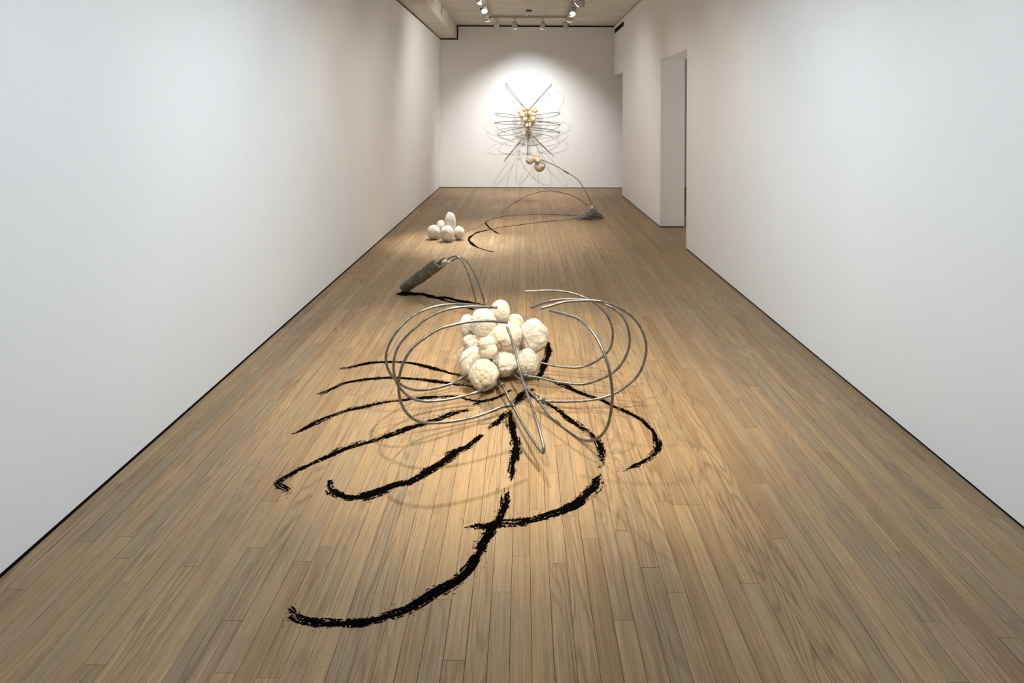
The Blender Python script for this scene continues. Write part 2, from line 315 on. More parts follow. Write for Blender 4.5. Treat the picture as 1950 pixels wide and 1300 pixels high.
def mat_oak():
    m, nt, b = new_mat('oak_plank')
    geo = N(nt, 'ShaderNodeNewGeometry')
    oi = N(nt, 'ShaderNodeObjectInfo')
    r = math_node(nt, 'FRACT', math_node(nt, 'ADD', oi.outputs['Random'], math_node(nt, 'MULTIPLY', geo.outputs['Random Per Island'], 7.31)))
    wn = N(nt, 'ShaderNodeTexWhiteNoise', noise_dimensions='1D')
    L(nt, math_node(nt, 'MULTIPLY', r, 913.7), wn.inputs['W'])
    sep = N(nt, 'ShaderNodeSeparateColor')
    L(nt, wn.outputs['Color'], sep.inputs[0])
    ra, rb, rc = sep.outputs[0], sep.outputs[1], sep.outputs[2]
    off = N(nt, 'ShaderNodeVectorMath', operation='MULTIPLY_ADD')
    L(nt, wn.outputs['Color'], off.inputs[0]); off.inputs[1].default_value = (37, 53, 29); L(nt, geo.outputs['Position'], off.inputs[2])
    P = off.outputs[0]
    base = ramp(nt, r, [(0.0, (0.380, 0.258, 0.140)), (0.22, (0.335, 0.246, 0.150)), (0.42, (0.390, 0.274, 0.153)), (0.60, (0.310, 0.208, 0.114)),
                        (0.78, (0.415, 0.290, 0.155)), (0.9, (0.310, 0.235, 0.150)), (1.0, (0.355, 0.254, 0.146))])
    # flat-sawn figure: contour lines of a long smooth noise
    n1 = noise_tex(nt, mapping(nt, P, (11, 0.75, 1)), 1.0, 1.5, 0.4, 0.15)
    cont = math_node(nt, 'SINE', math_node(nt, 'MULTIPLY', n1, 112.0))
    cont = math_node(nt, 'POWER', math_node(nt, 'MULTIPLY_ADD', cont, 0.5, 0.5), 3.0)
    camt = math_node(nt, 'MULTIPLY', math_node(nt, 'GREATER_THAN', rb, 0.35), math_node(nt, 'MULTIPLY_ADD', rc, 0.42, 0.16))
    camt = math_node(nt, 'MULTIPLY', camt, cont)
    # pores
    pores = noise_tex(nt, mapping(nt, P, (260, 5.5, 1)), 1.0, 3.0, 0.65)
    pores = ramp(nt, pores, [(0.33, (0, 0, 0)), (0.62, (1, 1, 1))])
    streak = noise_tex(nt, mapping(nt, P, (45, 0.9, 1)), 1.0, 3.0, 0.6)
    fleck = noise_tex(nt, mapping(nt, P, (40, 330, 1)), 1.0, 1.0, 0.5)
    blotch = noise_tex(nt, geo.outputs['Position'], 1.7, 4.0, 0.6)
    c = mix_rgb(nt, camt, base, (0.15, 0.098, 0.055))
    c = mix_rgb(nt, 0.55, c, mix_rgb(nt, 1.0, c, ramp(nt, pores, [(0, (0.50, 0.47, 0.44)), (1, (1.12, 1.12, 1.12))]), 'MULTIPLY'))
    c = mix_rgb(nt, 0.8, c, mix_rgb(nt, 1.0, c, ramp(nt, streak, [(0.25, (0.70, 0.70, 0.71)), (0.75, (1.18, 1.16, 1.12))]), 'MULTIPLY'))
    c = mix_rgb(nt, 0.35, c, mix_rgb(nt, 1.0, c, ramp(nt, fleck, [(0.3, (0.85, 0.85, 0.85)), (0.7, (1.1, 1.1, 1.1))]), 'MULTIPLY'))
    c = mix_rgb(nt, 0.6, c, mix_rgb(nt, 1.0, c, ramp(nt, blotch, [(0.3, (0.84, 0.84, 0.86)), (0.7, (1.1, 1.09, 1.07))]), 'MULTIPLY'))
    # scattered knots and specks
    vor = N(nt, 'ShaderNodeTexVoronoi'); vor.inputs['Scale'].default_value = 1.6
    L(nt, mapping(nt, geo.outputs['Position'], (2.2, 1.0, 0.0)), vor.inputs['Vector'])
    c = mix_rgb(nt, math_node(nt, 'LESS_THAN', vor.outputs['Distance'], 0.014), c, (0.11, 0.07, 0.045))
    L(nt, c, b.inputs['Base Color'])
    L(nt, math_node(nt, 'MULTIPLY_ADD', streak, 0.2, 0.42), b.inputs['Roughness'])
    b.inputs['Specular IOR Level'].default_value = 0.32
    bump(nt, b, math_node(nt, 'MULTIPLY_ADD', pores, 0.6, cont), 0.12, 0.0006)
    return m

def mat_wall():
    m, nt, b = new_mat('white_wall_paint')
    geo = N(nt, 'ShaderNodeNewGeometry')
    n = noise_tex(nt, geo.outputs['Position'], 1.3, 4, 0.6)
    L(nt, ramp(nt, n, [(0.3, (0.80, 0.80, 0.805)), (0.7, (0.83, 0.83, 0.83))]), b.inputs['Base Color'])
    b.inputs['Roughness'].default_value = 0.75
    b.inputs['Specular IOR Level'].default_value = 0.2
    bump(nt, b, noise_tex(nt, geo.outputs['Position'], 420, 2, 0.5), 0.05, 0.0006)
    return m

def mat_concrete():
    m, nt, b = new_mat('board_marked_concrete')
    geo = N(nt, 'ShaderNodeNewGeometry')
    P = geo.outputs['Position']
    oi = N(nt, 'ShaderNodeObjectInfo')
    boards = noise_tex(nt, mapping(nt, P, (0.6, 9.0, 9.0)), 1.0, 4, 0.65)
    mott = noise_tex(nt, P, 2.6, 6, 0.65)
    fine = noise_tex(nt, P, 60, 4, 0.6)
    c = ramp(nt, boards, [(0.3, (0.60, 0.56, 0.475)), (0.7, (0.72, 0.68, 0.59))])
    c = mix_rgb(nt, 0.6, c, mix_rgb(nt, 1.0, c, ramp(nt, mott, [(0.3, (0.78, 0.78, 0.78)), (0.7, (1.18, 1.17, 1.15))]), 'MULTIPLY'))
    c = mix_rgb(nt, 0.35, c, mix_rgb(nt, 1.0, c, ramp(nt, fine, [(0.3, (0.75, 0.75, 0.75)), (0.7, (1.2, 1.2, 1.2))]), 'MULTIPLY'))
    L(nt, c, b.inputs['Base Color'])
    b.inputs['Roughness'].default_value = 0.85
    bump(nt, b, math_node(nt, 'ADD', boards, math_node(nt, 'MULTIPLY', fine, 0.3)), 0.25, 0.004)
    return m

def mat_plain(name, col, rough=0.6, metal=0.0, spec=0.5, var=0.12, scale=30.0, bmp=0.0):
    m, nt, b = new_mat(name)
    tc = N(nt, 'ShaderNodeTexCoord')
    n = noise_tex(nt, tc.outputs['Object'], scale, 4, 0.6)
    lo = tuple(c * (1 - var) for c in col); hi = tuple(min(1, c * (1 + var)) for c in col)
    L(nt, ramp(nt, n, [(0.3, lo), (0.7, hi)]), b.inputs['Base Color'])
    b.inputs['Roughness'].default_value = rough
    b.inputs['Metallic'].default_value = metal
    b.inputs['Specular IOR Level'].default_value = spec
    if bmp: bump(nt, b, n, bmp, 0.002)
    return m

def mat_foam(name, lo, hi, sss, crack=1.0):
    """skin of a cast foam bulb: cream, finely wrinkled, faintly translucent"""
    m, nt, b = new_mat(name)
    tc = N(nt, 'ShaderNodeTexCoord')
    oi = N(nt, 'ShaderNodeObjectInfo')
    off = N(nt, 'ShaderNodeVectorMath', operation='ADD')
    cx = N(nt, 'ShaderNodeCombineXYZ')
    L(nt, math_node(nt, 'MULTIPLY', oi.outputs['Random'], 31.0), cx.inputs[0])
    L(nt, math_node(nt, 'MULTIPLY', oi.outputs['Random'], 17.0), cx.inputs[1])
    L(nt, tc.outputs['Object'], off.inputs[0]); L(nt, cx.outputs[0], off.inputs[1])
    P = off.outputs[0]
    big = noise_tex(nt, P, 14, 4, 0.6)
    c = ramp(nt, big, [(0.30, lo), (0.62, hi)])
    v = N(nt, 'ShaderNodeTexVoronoi', feature='DISTANCE_TO_EDGE')
    v.inputs['Scale'].default_value = 75
    wv = N(nt, 'ShaderNodeVectorMath', operation='MULTIPLY_ADD')
    nn = N(nt, 'ShaderNodeTexNoise'); nn.inputs['Scale'].default_value = 25; L(nt, P, nn.inputs['Vector'])
    L(nt, nn.outputs['Color'], wv.inputs[0]); wv.inputs[1].default_value = (0.06,) * 3; L(nt, P, wv.inputs[2])
    L(nt, wv.outputs[0], v.inputs['Vector'])
    cr = ramp(nt, v.outputs['Distance'], [(0.0, (0, 0, 0)), (0.22, (1, 1, 1))])
    mask = ramp(nt, noise_tex(nt, P, 9, 2, 0.5), [(0.42, (0, 0, 0)), (0.62, (1, 1, 1))])
    fine = noise_tex(nt, P, 130, 4, 0.65)
    h = math_node(nt, 'ADD', math_node(nt, 'MULTIPLY', math_node(nt, 'MULTIPLY', cr, mask), 0.55 * crack), math_node(nt, 'MULTIPLY', fine, 0.55))
    h = math_node(nt, 'ADD', h, math_node(nt, 'MULTIPLY', noise_tex(nt, P, 38, 4, 0.6), 1.1))
    L(nt, c, b.inputs['Base Color'])
    b.inputs['Roughness'].default_value = 0.6
    b.inputs['Specular IOR Level'].default_value = 0.3
    b.inputs['Subsurface Weight'].default_value = sss
    b.inputs['Subsurface Radius'].default_value = (1.0, 0.75, 0.45)
    b.inputs['Subsurface Scale'].default_value = 0.02
    bump(nt, b, h, 0.9, 0.0065)
    return m

def mat_rod():
    m, nt, b = new_mat('brushed_aluminium_rod')
    tc = N(nt, 'ShaderNodeTexCoord')
    n = noise_tex(nt, tc.outputs['Object'], 45, 4, 0.65)
    L(nt, ramp(nt, n, [(0.3, (0.13, 0.13, 0.13)), (0.7, (0.30, 0.30, 0.30))]), b.inputs['Base Color'])
    b.inputs['Metallic'].default_value = 0.9
    L(nt, math_node(nt, 'MULTIPLY_ADD', n, 0.3, 0.22), b.inputs['Roughness'])
    bump(nt, b, n, 0.3, 0.002)
    return m

def mat_emit(name, col, strength):
    m, nt, b = new_mat(name)
    b.inputs['Base Color'].default_value = (0.8, 0.8, 0.8, 1)
    b.inputs['Emission Color'].default_value = (*col, 1)
    b.inputs['Emission Strength'].default_value = strength
    b.inputs['Roughness'].default_value = 0.2
    return m

def mat_clay():
    m, nt, b = new_mat('grey_green_cast_clay')
    tc = N(nt, 'ShaderNodeTexCoord')
    n = noise_tex(nt, tc.outputs['Object'], 22, 6, 0.7)
    f = noise_tex(nt, tc.outputs['Object'], 90, 4, 0.65)
    L(nt, ramp(nt, n, [(0.3, (0.10, 0.098, 0.076)), (0.55, (0.20, 0.198, 0.16)), (0.8, (0.36, 0.37, 0.31))]), b.inputs['Base Color'])
    b.inputs['Roughness'].default_value = 0.8
    bump(nt, b, math_node(nt, 'ADD', n, math_node(nt, 'MULTIPLY', f, 0.5)), 0.7, 0.008)
    return m

M_OAK = mat_oak()
M_WALL = mat_wall()
M_CONC = mat_concrete()
M_BLACK = mat_plain('black_gap_paint', (0.006, 0.006, 0.006), 0.9, spec=0.1)
M_SUB = mat_plain('dark_subfloor', (0.035, 0.024, 0.016), 0.9, spec=0.1)
M_FOAM = mat_foam('cream_foam_skin', (0.775, 0.715, 0.61), (0.84, 0.81, 0.745), 0.12)
M_PEACH = mat_foam('peach_stained_foam_skin', (0.775, 0.665, 0.52), (0.84, 0.785, 0.69), 0.12)
M_RESIN = mat_foam('amber_resin_skin', (0.74, 0.55, 0.27), (0.84, 0.71, 0.46), 0.45, 0.4)
M_ROD = mat_rod()
M_RODD = mat_plain('dark_steel_rod', (0.13, 0.122, 0.11), 0.45, 0.7, 0.5, 0.2)
M_CLAY = mat_clay()
M_CHAR = mat_plain('black_charcoal_powder', (0.0022, 0.002, 0.002), 1.0, spec=0.0, var=0.4, scale=300)
M_TRACK = mat_plain('grey_track_paint', (0.40, 0.385, 0.35), 0.45, var=0.05)
M_FIX = mat_plain('warm_grey_fixture_paint', (0.52, 0.51, 0.48), 0.4, var=0.04)
M_FIXD = mat_plain('dark_fixture_rim', (0.06, 0.058, 0.055), 0.5, var=0.1)
M_PLASTIC = mat_plain('white_plastic', (0.82, 0.82, 0.80), 0.4, var=0.03)
M_LENS = mat_emit('lit_lamp_lens', (1.0, 0.93, 0.82), 14.0)
M_LENS.cycles.emission_sampling = 'NONE'      # the spot lamp in each fixture does the lighting
M_LENSOFF = mat_plain('unlit_glass_lens', (0.22, 0.22, 0.21), 0.15, var=0.05)

# ------------------------------------------------------------------ the room
random.seed(11)
# floor: dark bed, oak strip planks on it
PW, PGAP = 0.0609, 0.0014
flo = structure(obj('floor', box_mesh('floor_bed', XL - 0.02, XS, YR - 0.02, YB + 0.02, -0.08, -0.006), M_SUB), 'floor of narrow worn oak strip planks running towards the back wall')
planks = []
x = XL + 0.002
row = 0
while x < XS - 0.01:
    w = min(PW, XS - x)
    y0 = YR if x < XR + TH else 5.6
    y = y0 - random.random() * 1.8
    while y < YB:
        ln = random.choice((0.55, 0.8, 1.0, 1.3, 1.6, 1.9, 2.3)) * random.uniform(0.85, 1.15)
        a, c = max(y, y0), min(y + ln, YB)
        if c - a > 0.03:
            planks.append((x, x + w - PGAP, a, c - 0.0012, -random.random() * 0.00035))
        y += ln
    x += w
def seen_area(p):
    xa, xb, ya, yb, _ = p
    if xb > XR: return 0.0
    ya = max(ya, 1.80)
    if yb <= ya + 0.02: return 0.0
    tot = 0.0
    for k in range(6):
        y_ = ya + (yb - ya) * (k + 0.5) / 6
        half = 1300.0 / y_
        u0, u1 = 997 + xa * half, 997 + xb * half
        tot += max(0.0, min(u1, 1950) - max(u0, 0)) * 1950.0 / y_ ** 2 * (yb - ya) / 6
    return tot
order = sorted(planks, key=seen_area, reverse=True)
unit = box_mesh('plank', -0.5, 0.5, -0.5, 0.5, -1.0, 0.0)
unit.materials.append(M_OAK)
for xa, xb, ya, yb, dz in order[:298]:
    o = obj('plank', unit, None, flo, ((xa + xb) / 2, (ya + yb) / 2, dz))
    o.scale = (xb - xa, yb - ya, 0.008)
V, Fc = [], []
for xa, xb, ya, yb, dz in order[298:]:
    s = len(V)
    for z in (-0.008, dz):
        V += [(xa, ya, z), (xb, ya, z), (xb, yb, z), (xa, yb, z)]
    Fc += [(s + 4, s + 5, s + 6, s + 7), (s, s + 1, s + 5, s + 4), (s + 1, s + 2, s + 6, s + 5), (s + 2, s + 3, s + 7, s + 6), (s + 3, s, s + 4, s + 7)]
tag(obj('plank_field', mesh_py('plank_field', V, Fc), M_OAK, flo), None, None, kind='stuff')

# walls
structure(obj('wall_left', box_mesh('wall_left', XL - 0.2, XL, YR, YB, GAP_B, ZBEAM - GAP_T), M_WALL), 'long smooth white gallery wall on the left')
gx = XBEAM + GAP_T
structure(obj('wall_back', prism('wall_back', [(XL - 0.2, GAP_B), (XS, GAP_B), (XS, ZC - GAP_T), (gx, ZC - GAP_T), (gx, ZBEAM - GAP_T), (XL - 0.2, ZBEAM - GAP_T)], 'y', YB, YB + 0.2), M_WALL),
          'white end wall of the gallery behind the spiky wall piece')
a0, a1, ah = DOOR_A; b0, b1, bh = DOOR_B
zt = ZC - 0.014
structure(obj('wall_right', prism('wall_right', [(YR, GAP_B), (a0, GAP_B), (a0, ah), (a1, ah), (a1, GAP_B), (b0, GAP_B), (b0, bh), (YB - 0.001, bh), (YB - 0.001, zt), (YR, zt)], 'x', XR, XR + TH), M_WALL),
          'long white wall on the right with two doorless openings')
structure(obj('wall_rear', box_mesh('wall_rear', XL - 0.2, XR + TH, YR - 0.2, YR, 0.0, ZC), M_WALL), 'white wall behind the viewpoint')
structure(obj('wall_side_room', prism('wall_side_room', [(XR + TH, 5.4), (XS + 0.2, 5.4), (XS + 0.2, YB), (XS, YB), (XS, 5.6), (XR + TH, 5.6)], 'z', GAP_B, ZC), M_WALL), 'white walls of the side room beyond the openings')

# shadow gaps: black strips set back behind the wall faces
n = 0
def trim(me, label):
    global n
    n += 1
    structure(obj('trim_%d' % n, me, M_BLACK), label)
sb = 0.012
trim(box_mesh('t', XL - 0.2, XL - sb, YR, YB, ZBEAM - GAP_T, ZBEAM), 'black shadow gap along the top of the left wall')
trim(box_mesh('t', XL - 0.2, XL - sb * 0.4, YR, YB, -0.006, GAP_B), 'black shadow gap along the foot of the left wall')
trim(prism('t', [(XL - 0.2, ZBEAM - GAP_T), (gx, ZBEAM - GAP_T), (gx, ZC - GAP_T), (XS, ZC - GAP_T), (XS, ZC), (XBEAM, ZC), (XBEAM, ZBEAM), (XL - 0.2, ZBEAM)], 'y', YB + 0.006, YB + 0.2), 'black stepped shadow gap above the end wall')
trim(box_mesh('t', XL - 0.2, XS, YB + sb * 0.4, YB + 0.2, -0.006, GAP_B), 'black shadow gap along the foot of the end wall')
trim(box_mesh('t', XR + sb * 0.5, XR + TH - sb, YR, YB, zt, ZC), 'thin black shadow gap along the top of the right wall')
trim(box_mesh('t', XR + sb * 0.4, XR + TH - sb, YR, a0 - sb, -0.006, GAP_B), 'black shadow gap along the foot of the near right wall')
trim(box_mesh('t', XR + sb * 0.4, XR + TH - sb, a1 + sb * 0.4, b0 - sb, -0.006, GAP_B), 'black shadow gap under the wall between the two openings')

# ceiling: board-marked concrete cast in bays, beam along the left
cei = structure(obj('ceiling', box_mesh('ceiling_slab', XL - 0.2, XS + 0.2, YR - 0.2, YB + 0.2, ZC + 0.012, ZC + 0.2), M_CONC), 'grey brown board-marked concrete ceiling')
xs = [XBEAM, -0.56, 0.37, 1.30, 2.2, 3.4, XS + 0.2]
ys = [YR - 0.2] + [YR + 0.62 + 1.45 * k for k in range(12)] + [YB + 0.2]
ys = [y for y in ys if y < YB - 0.2] + [YB + 0.2]
for i in range(len(xs) - 1):
    for j in range(len(ys) - 1):
        g = 0.002
        bm = bmesh.new()
        add_box(bm, xs[i] + g, xs[i + 1] - g, ys[j] + g, ys[j + 1] - g, ZC, ZC + 0.012)
        obj('concrete_panel', mesh_bm(bm, 'concrete_panel'), M_CONC, cei)
bm = bmesh.new()
for ya, yb in ((YR, 3.2), (3.204, 7.6), (7.604, 11.9), (11.904, YB + 0.2)):
    add_box(bm, XL - 0.2, XBEAM, ya, yb, ZBEAM, ZC + 0.1, 0.004)
obj('beam', mesh_bm(bm, 'beam'), M_CONC, cei)['label'] = 'concrete beam running along the top of the left wall'

# slot vent high on the right wall
v = thing('air_slot_vent', 'narrow black slot vent high on the right wall near the end wall', 'vent', (XR, 13.03, 3.145))
obj('slot', box_mesh('slot', -0.004, 0.02, -0.60, 0.60, -0.033, 0.033), M_BLACK, v)
bm = bmesh.new()
for z0 in (-0.040, 0.033):
    add_box(bm, -0.006, 0.01, -0.608, 0.608, z0, z0 + 0.007)
for y0 in (-0.608, 0.600):
    add_box(bm, -0.006, 0.01, y0, y0 + 0.008, -0.033, 0.033)
obj('slot_frame', mesh_bm(bm, 'slot_frame'), M_BLACK, v)

# small detector and a flat cover plate on the ceiling
d = thing('ceiling_sensor', 'small white box on a dark base, fixed to the concrete ceiling', 'sensor', (0.085, 11.72, ZC))
obj('base_plate', box_mesh('base_plate', -0.048, 0.048, -0.04, 0.04, -0.03, 0.0, bevel=0.004), M_FIXD, d)
obj('housing', box_mesh('housing', -0.05, 0.05, -0.05, 0.05, -0.085, -0.03, bevel=0.008), M_PLASTIC, d)
obj('sensor_lens', cyl_between('sensor_lens', (0, 0, -0.095), (0, 0, -0.085), 0.016), M_FIXD, d)
d = thing('ceiling_plate', 'flat pale rectangular cover plate on the ceiling behind the cross track', 'cover plate', (0.10, 12.75, ZC))
obj('plate', box_mesh('plate', -0.16, 0.16, -0.28, 0.28, -0.02, 0.0, bevel=0.004), M_FIX, d)
for sx in (-0.13, 0.13):
    obj('screw', cyl_between('screw', (sx, -0.25, -0.024), (sx, -0.25, -0.02), 0.008, sides=10), M_FIXD, d)

# ------------------------------------------------------------------ lighting track and spotlights
ZT = 3.235
t = thing('lighting_track', 'grey U-shaped lighting track hung just below the concrete ceiling', 'lighting track', (0.075, 12.4, ZT))
def rail(x0, x1, y0, y1):
    bm = bmesh.new()
    add_box(bm, x0 - 0.075, x1 - 0.075, y0 - 12.4, y1 - 12.4, 0.0, 0.028, 0.003)
    obj('rail', mesh_bm(bm, 'rail'), M_TRACK, t)
rail(-0.637, -0.603, YR + 0.5, 12.417)
rail(0.753, 0.787, YR + 0.5, 12.417)
rail(-0.603, 0.753, 12.383, 12.417)
for hx, hy in [(-0.62, y) for y in (-1, 2, 5, 8, 10.4, 11.9)] + [(0.77, y) for y in (-1, 2, 5, 8, 10.4, 11.9)] + [(0.075, 12.4)]:
    obj('hanger', cyl_between('hanger', (hx - 0.075, hy - 12.4, 0.028), (hx - 0.075, hy - 12.4, ZC - ZT), 0.006, sides=8), M_TRACK, t)

def fixture(head, aim, label, lit=True, mount=None, group=None):
    """track spotlight: gear box on the rail, stem, yoke arms, round housing with cooling ring, lens"""
    hx, hy, hz = head
    mx, my = mount if mount else (hx, hy)
    o = thing('track_spotlight', label, 'spotlight', (mx, my, ZT), group)
    rel = Vector((hx - mx, hy - my, hz - ZT))
    obj('gear_box', box_mesh('gear_box', -0.02, 0.02, -0.06, 0.06, -0.028, 0.0, bevel=0.003), M_FIX, o)
    dirv = (Vector(aim) - Vector(head)).normalized()
    side = dirv.cross(Vector((0, 0, 1))).normalized()
    back = rel - dirv * 0.115
    stem_lo = rel - dirv * 0.055 + side * 0.058
    obj('stem', tube_mesh('stem', [(0, 0, -0.025), (stem_lo * 0.5 + Vector((0, 0, -0.012))), stem_lo], 0.007, 8, 4), M_FIX, o)
    obj('pivot', cyl_between('pivot', stem_lo + side * 0.012, rel - dirv * 0.055 + side * 0.036, 0.014, sides=14), M_FIXD, o)
    h = obj('housing', cyl_between('housing', back, rel - dirv * 0.004, 0.044, 0.047, 24), M_FIX, o)
    obj('rim', cyl_between('rim', rel - dirv * 0.014, rel - dirv * 0.001, 0.0495, 0.0495, 24), M_FIX, h)
    obj('cooling_cap', cyl_between('cooling_cap', back - dirv * 0.018, back, 0.034, 0.040, 20), M_FIX, h)
    obj('lens', cyl_between('lens', rel - dirv * 0.004, rel + dirv * 0.002, LENS_R, LENS_R, 24), M_LENS if lit else M_LENSOFF, o)
    return o, dirv

st = thing('lighting_track', 'added short grey lighting track holding the fill lamp of the side room', 'lighting track', (3.4, 8.0, ZT))  # rail added only to carry the side room's fill lamp
obj('rail', box_mesh('rail', -0.017, 0.017, -0.6, 0.6, 0.0, 0.028, bevel=0.003), M_TRACK, st)
for hy in (-0.5, 0.5):
    obj('hanger', cyl_between('hanger', (0, hy, 0.028), (0, hy, ZC - ZT), 0.006, sides=8), M_TRACK, st)
LABELS = {
    'bulbs_far': 'glaring lit track spotlight on the left rail, lens turned towards the viewer',
    'floor_mid': 'lit track spotlight on the right rail, round white lens facing the viewer',
    'wall_a': 'track spotlight on the left rail just short of the cross rail',
    'wall_b': 'track spotlight left of centre on the cross rail aimed at the end wall',
    'wall_c': 'track spotlight right of centre on the cross rail aimed at the end wall',
    'wall_d': 'track spotlight on the right rail just short of the cross rail',
    'bulbs_over': 'track spotlight on the left rail pointing down at the five far bulbs',
    'clump_over': 'track spotlight on the right rail pointing down at the raised bulb clump',
    'sculpture_key': 'track spotlight on the left rail behind the clay trough, aimed at the bulb heap',
    'sculpture_left': 'track spotlight on the left rail near the viewer, aimed at the bulb heap',
    'sculpture_right': 'track spotlight on the right rail near the viewer, aimed at the bulb heap',
    'fill_far_left': 'added fill spotlight on the right rail above the clay wedge, brightening the left wall',
    'fill_far_right': 'added fill spotlight on the left rail beyond the far bulbs, brightening the right wall',
    'side_room_fill': 'added fill spotlight on a short rail in the side room beyond the right-hand openings',
}
for i, word in enumerate(('first', 'second', 'third', 'added fill lamp, fourth', 'added fill lamp, fifth')):
    LABELS['washer_left_%d' % i] = '%s spotlight from the viewer washing the left wall from the right rail' % word
    LABELS['washer_right_%d' % i] = '%s spotlight from the viewer washing the right wall from the left rail' % word
for key, (lx, ly, lz, aim, watts, cone, blend, colr) in LAMPS.items():
    lab = LABELS[key]
    fx, dv = fixture((lx, ly, lz), aim, lab, True, group='track spotlights')
    ld = bpy.data.lights.new('lamp_' + key, 'SPOT')
    ld.energy = watts; ld.spot_size = math.radians(cone); ld.spot_blend = blend
    ld.color = colr; ld.shadow_soft_size = 0.025
    lo = bpy.data.objects.new('lamp', ld)
    COL.objects.link(lo)
    lo.parent = fx
    lo.location = Vector((lx, ly, lz)) - Vector(fx.location) + dv * 0.035
    lo.rotation_euler = dv.to_track_quat('-Z', 'Y').to_euler()
# unlit neighbours seen in the photograph
fixture((-0.66, 10.05, 3.13), (-1.6, 9.2, 2.0), 'pale track spotlight cut by the top edge of the picture on the left rail', True, (-0.62, 10.1), 'track spotlights')
fixture((-0.50, 12.40, 3.07), (-0.9, 13.77, 2.3), 'unlit track spotlight at the left end of the cross rail', False, (-0.50, 12.4), 'track spotlights')
fixture((0.77, 12.40, 3.07), (1.1, 13.77, 2.2), 'unlit track spotlight at the right corner where the two rails meet', False, (0.77, 12.4), 'track spotlights')
fixture((0.87, 10.25, 3.10), (1.02, 10.35, 2.4), 'track spotlight on the right rail pointing straight down', False, (0.77, 10.2), 'track spotlights')

# ------------------------------------------------------------------ cast bulbs
def bulb_mesh(name, r, sy, seed, style='wrinkled', sub=5):
    """a cast bulb: noisy ball, pinched creases where the balloon mould was tied"""
    rnd = random.Random(seed)
    bm = bmesh.new()
    bmesh.ops.create_icosphere(bm, subdivisions=sub, radius=1.0)
    cre = []
    for k in range({'wrinkled': 6, 'smooth': 2, 'lobed': 0, 'crinkled': 7}[style]):
        nrm = Vector((rnd.gauss(0, 1), rnd.gauss(0, 1), rnd.gauss(0, 1))).normalized()
        cre.append((nrm, rnd.uniform(-0.5, 0.6), rnd.uniform(0.05, 0.10) * (2.2 if style == 'crinkled' else 1), Vector((rnd.gauss(0, 1), rnd.gauss(0, 1), rnd.gauss(0, 1))).normalized()))
    lobes = []
    if style == 'lobed':
        for c_, q in (((0.24, -0.22, -0.26), 0.72), ((-0.30, -0.10, 0.34), 0.62), ((0.20, -0.05, 0.46), 0.56), ((-0.30, -0.05, -0.30), 0.62), ((0.1, 0.4, 0.1), 0.7)):
            lobes.append((Vector(c_), q))
    amp = {'wrinkled': 0.075, 'smooth': 0.035, 'lobed': 0.02, 'crinkled': 0.11}[style]
    o = seed * 3.77
    for v_ in bm.verts:
        dd = v_.co.normalized()
        rr = 1.0
        if lobes:
            rr = 0.3
            for c_, q in lobes:
                bq = dd.dot(c_); disc = bq * bq - (c_.length_squared - q * q)
                if disc > 0: rr = max(rr, bq + math.sqrt(disc))
        q3 = dd * 1.6 + Vector((o, o * 0.7, -o))
        rr += amp * noise.noise(q3) * 1.4 + amp * 0.65 * noise.noise(dd * 4.5 + Vector((o, 3, o))) + amp * 0.26 * noise.noise(dd * 11 + Vector((-o, 7, o)))
        for nrm, of, dp, sd in cre:
            e = dd.dot(nrm) - of + 0.10 * noise.noise(dd * 3 + Vector((o, 0, of * 9)))
            rr -= dp * math.exp(-(e / 0.045) ** 2) * max(0.0, min(1.0, 0.5 + 1.2 * dd.dot(sd)))
        v_.co = Vector((dd.x, dd.y, dd.z * sy)) * rr * r
    return mesh_bm(bm, name, True)

def bulbs(parent, rows, mats, styles, seed0, sub=5, part='bulb'):
    base = Vector(parent.location)
    for i, (bx, by, bz, br, sy) in enumerate(rows):
        me = bulb_mesh(part, br, sy, seed0 + i, styles[i % len(styles)], sub)
        zmin = min(v_.co.z for v_ in me.vertices)
        z = bz
        if base.z == 0.0 and z + zmin < 0.0: z = -zmin
        o = obj(part, me, mats[i % len(mats)], parent, Vector((bx, by, z)) - base)
        o.rotation_euler = (0, 0, random.Random(seed0 + i * 5).uniform(-0.25, 0.25))

# ------------------------------------------------------------------ near floor sculpture
fs = thing('floor_sculpture', 'near floor sculpture: heap of cream bulbs, looping metal rods and a leaning clay trough', 'sculpture', (-0.12, 3.85, 0.0))
FB = Vector(fs.location)
rel = lambda pts, b=FB: [Vector(p) - b for p in pts]
W_, S_, C_, LB = 'wrinkled', 'smooth', 'crinkled', 'lobed'
sty = [S_, W_, W_, S_, W_, W_, W_, W_, LB, C_, S_, W_, W_]
mats = [M_FOAM] * 13
mats[4] = M_PEACH; mats[11] = M_PEACH; mats[8] = M_PEACH
bulbs(fs, BULBS, mats, sty, 100, 5)
# bulbs of the lower layer at the back of the heap
bulbs(fs, [(-0.06, 4.02, 0.085, 0.085, 1.0), (-0.22, 4.03, 0.088, 0.085, 1.0), (-0.16, 3.94, 0.17, 0.075, 1.0)], [M_FOAM], [W_], 140, 4)
ROD_R = 0.0066
hubs = {'L1': (-0.20, 3.90, 0.06), 'L2': (-0.13, 3.75, 0.05), 'R1': (-0.02, 3.98, 0.06), 'F': (-0.16, 3.85, 0.05), 'R4': (-0.06, 3.82, 0.05)}
for i, k in enumerate(('L1', 'L2', 'L3', 'R1', 'R2', 'R3', 'R4', 'F')):
    pts = list(globals()['LOOP_' + k])
    pts = [(a, b, max(c, ROD_R + 0.001)) for a, b, c in pts]
    if k in hubs: pts = [hubs[k]] + pts
    if k == 'R2': pts = [(-0.08, 3.86, 0.05)] + pts
    o = obj('rod_loop', tube_mesh('rod_loop', rel(pts), ROD_R, 12, 8, 0.16, i), M_ROD, fs)
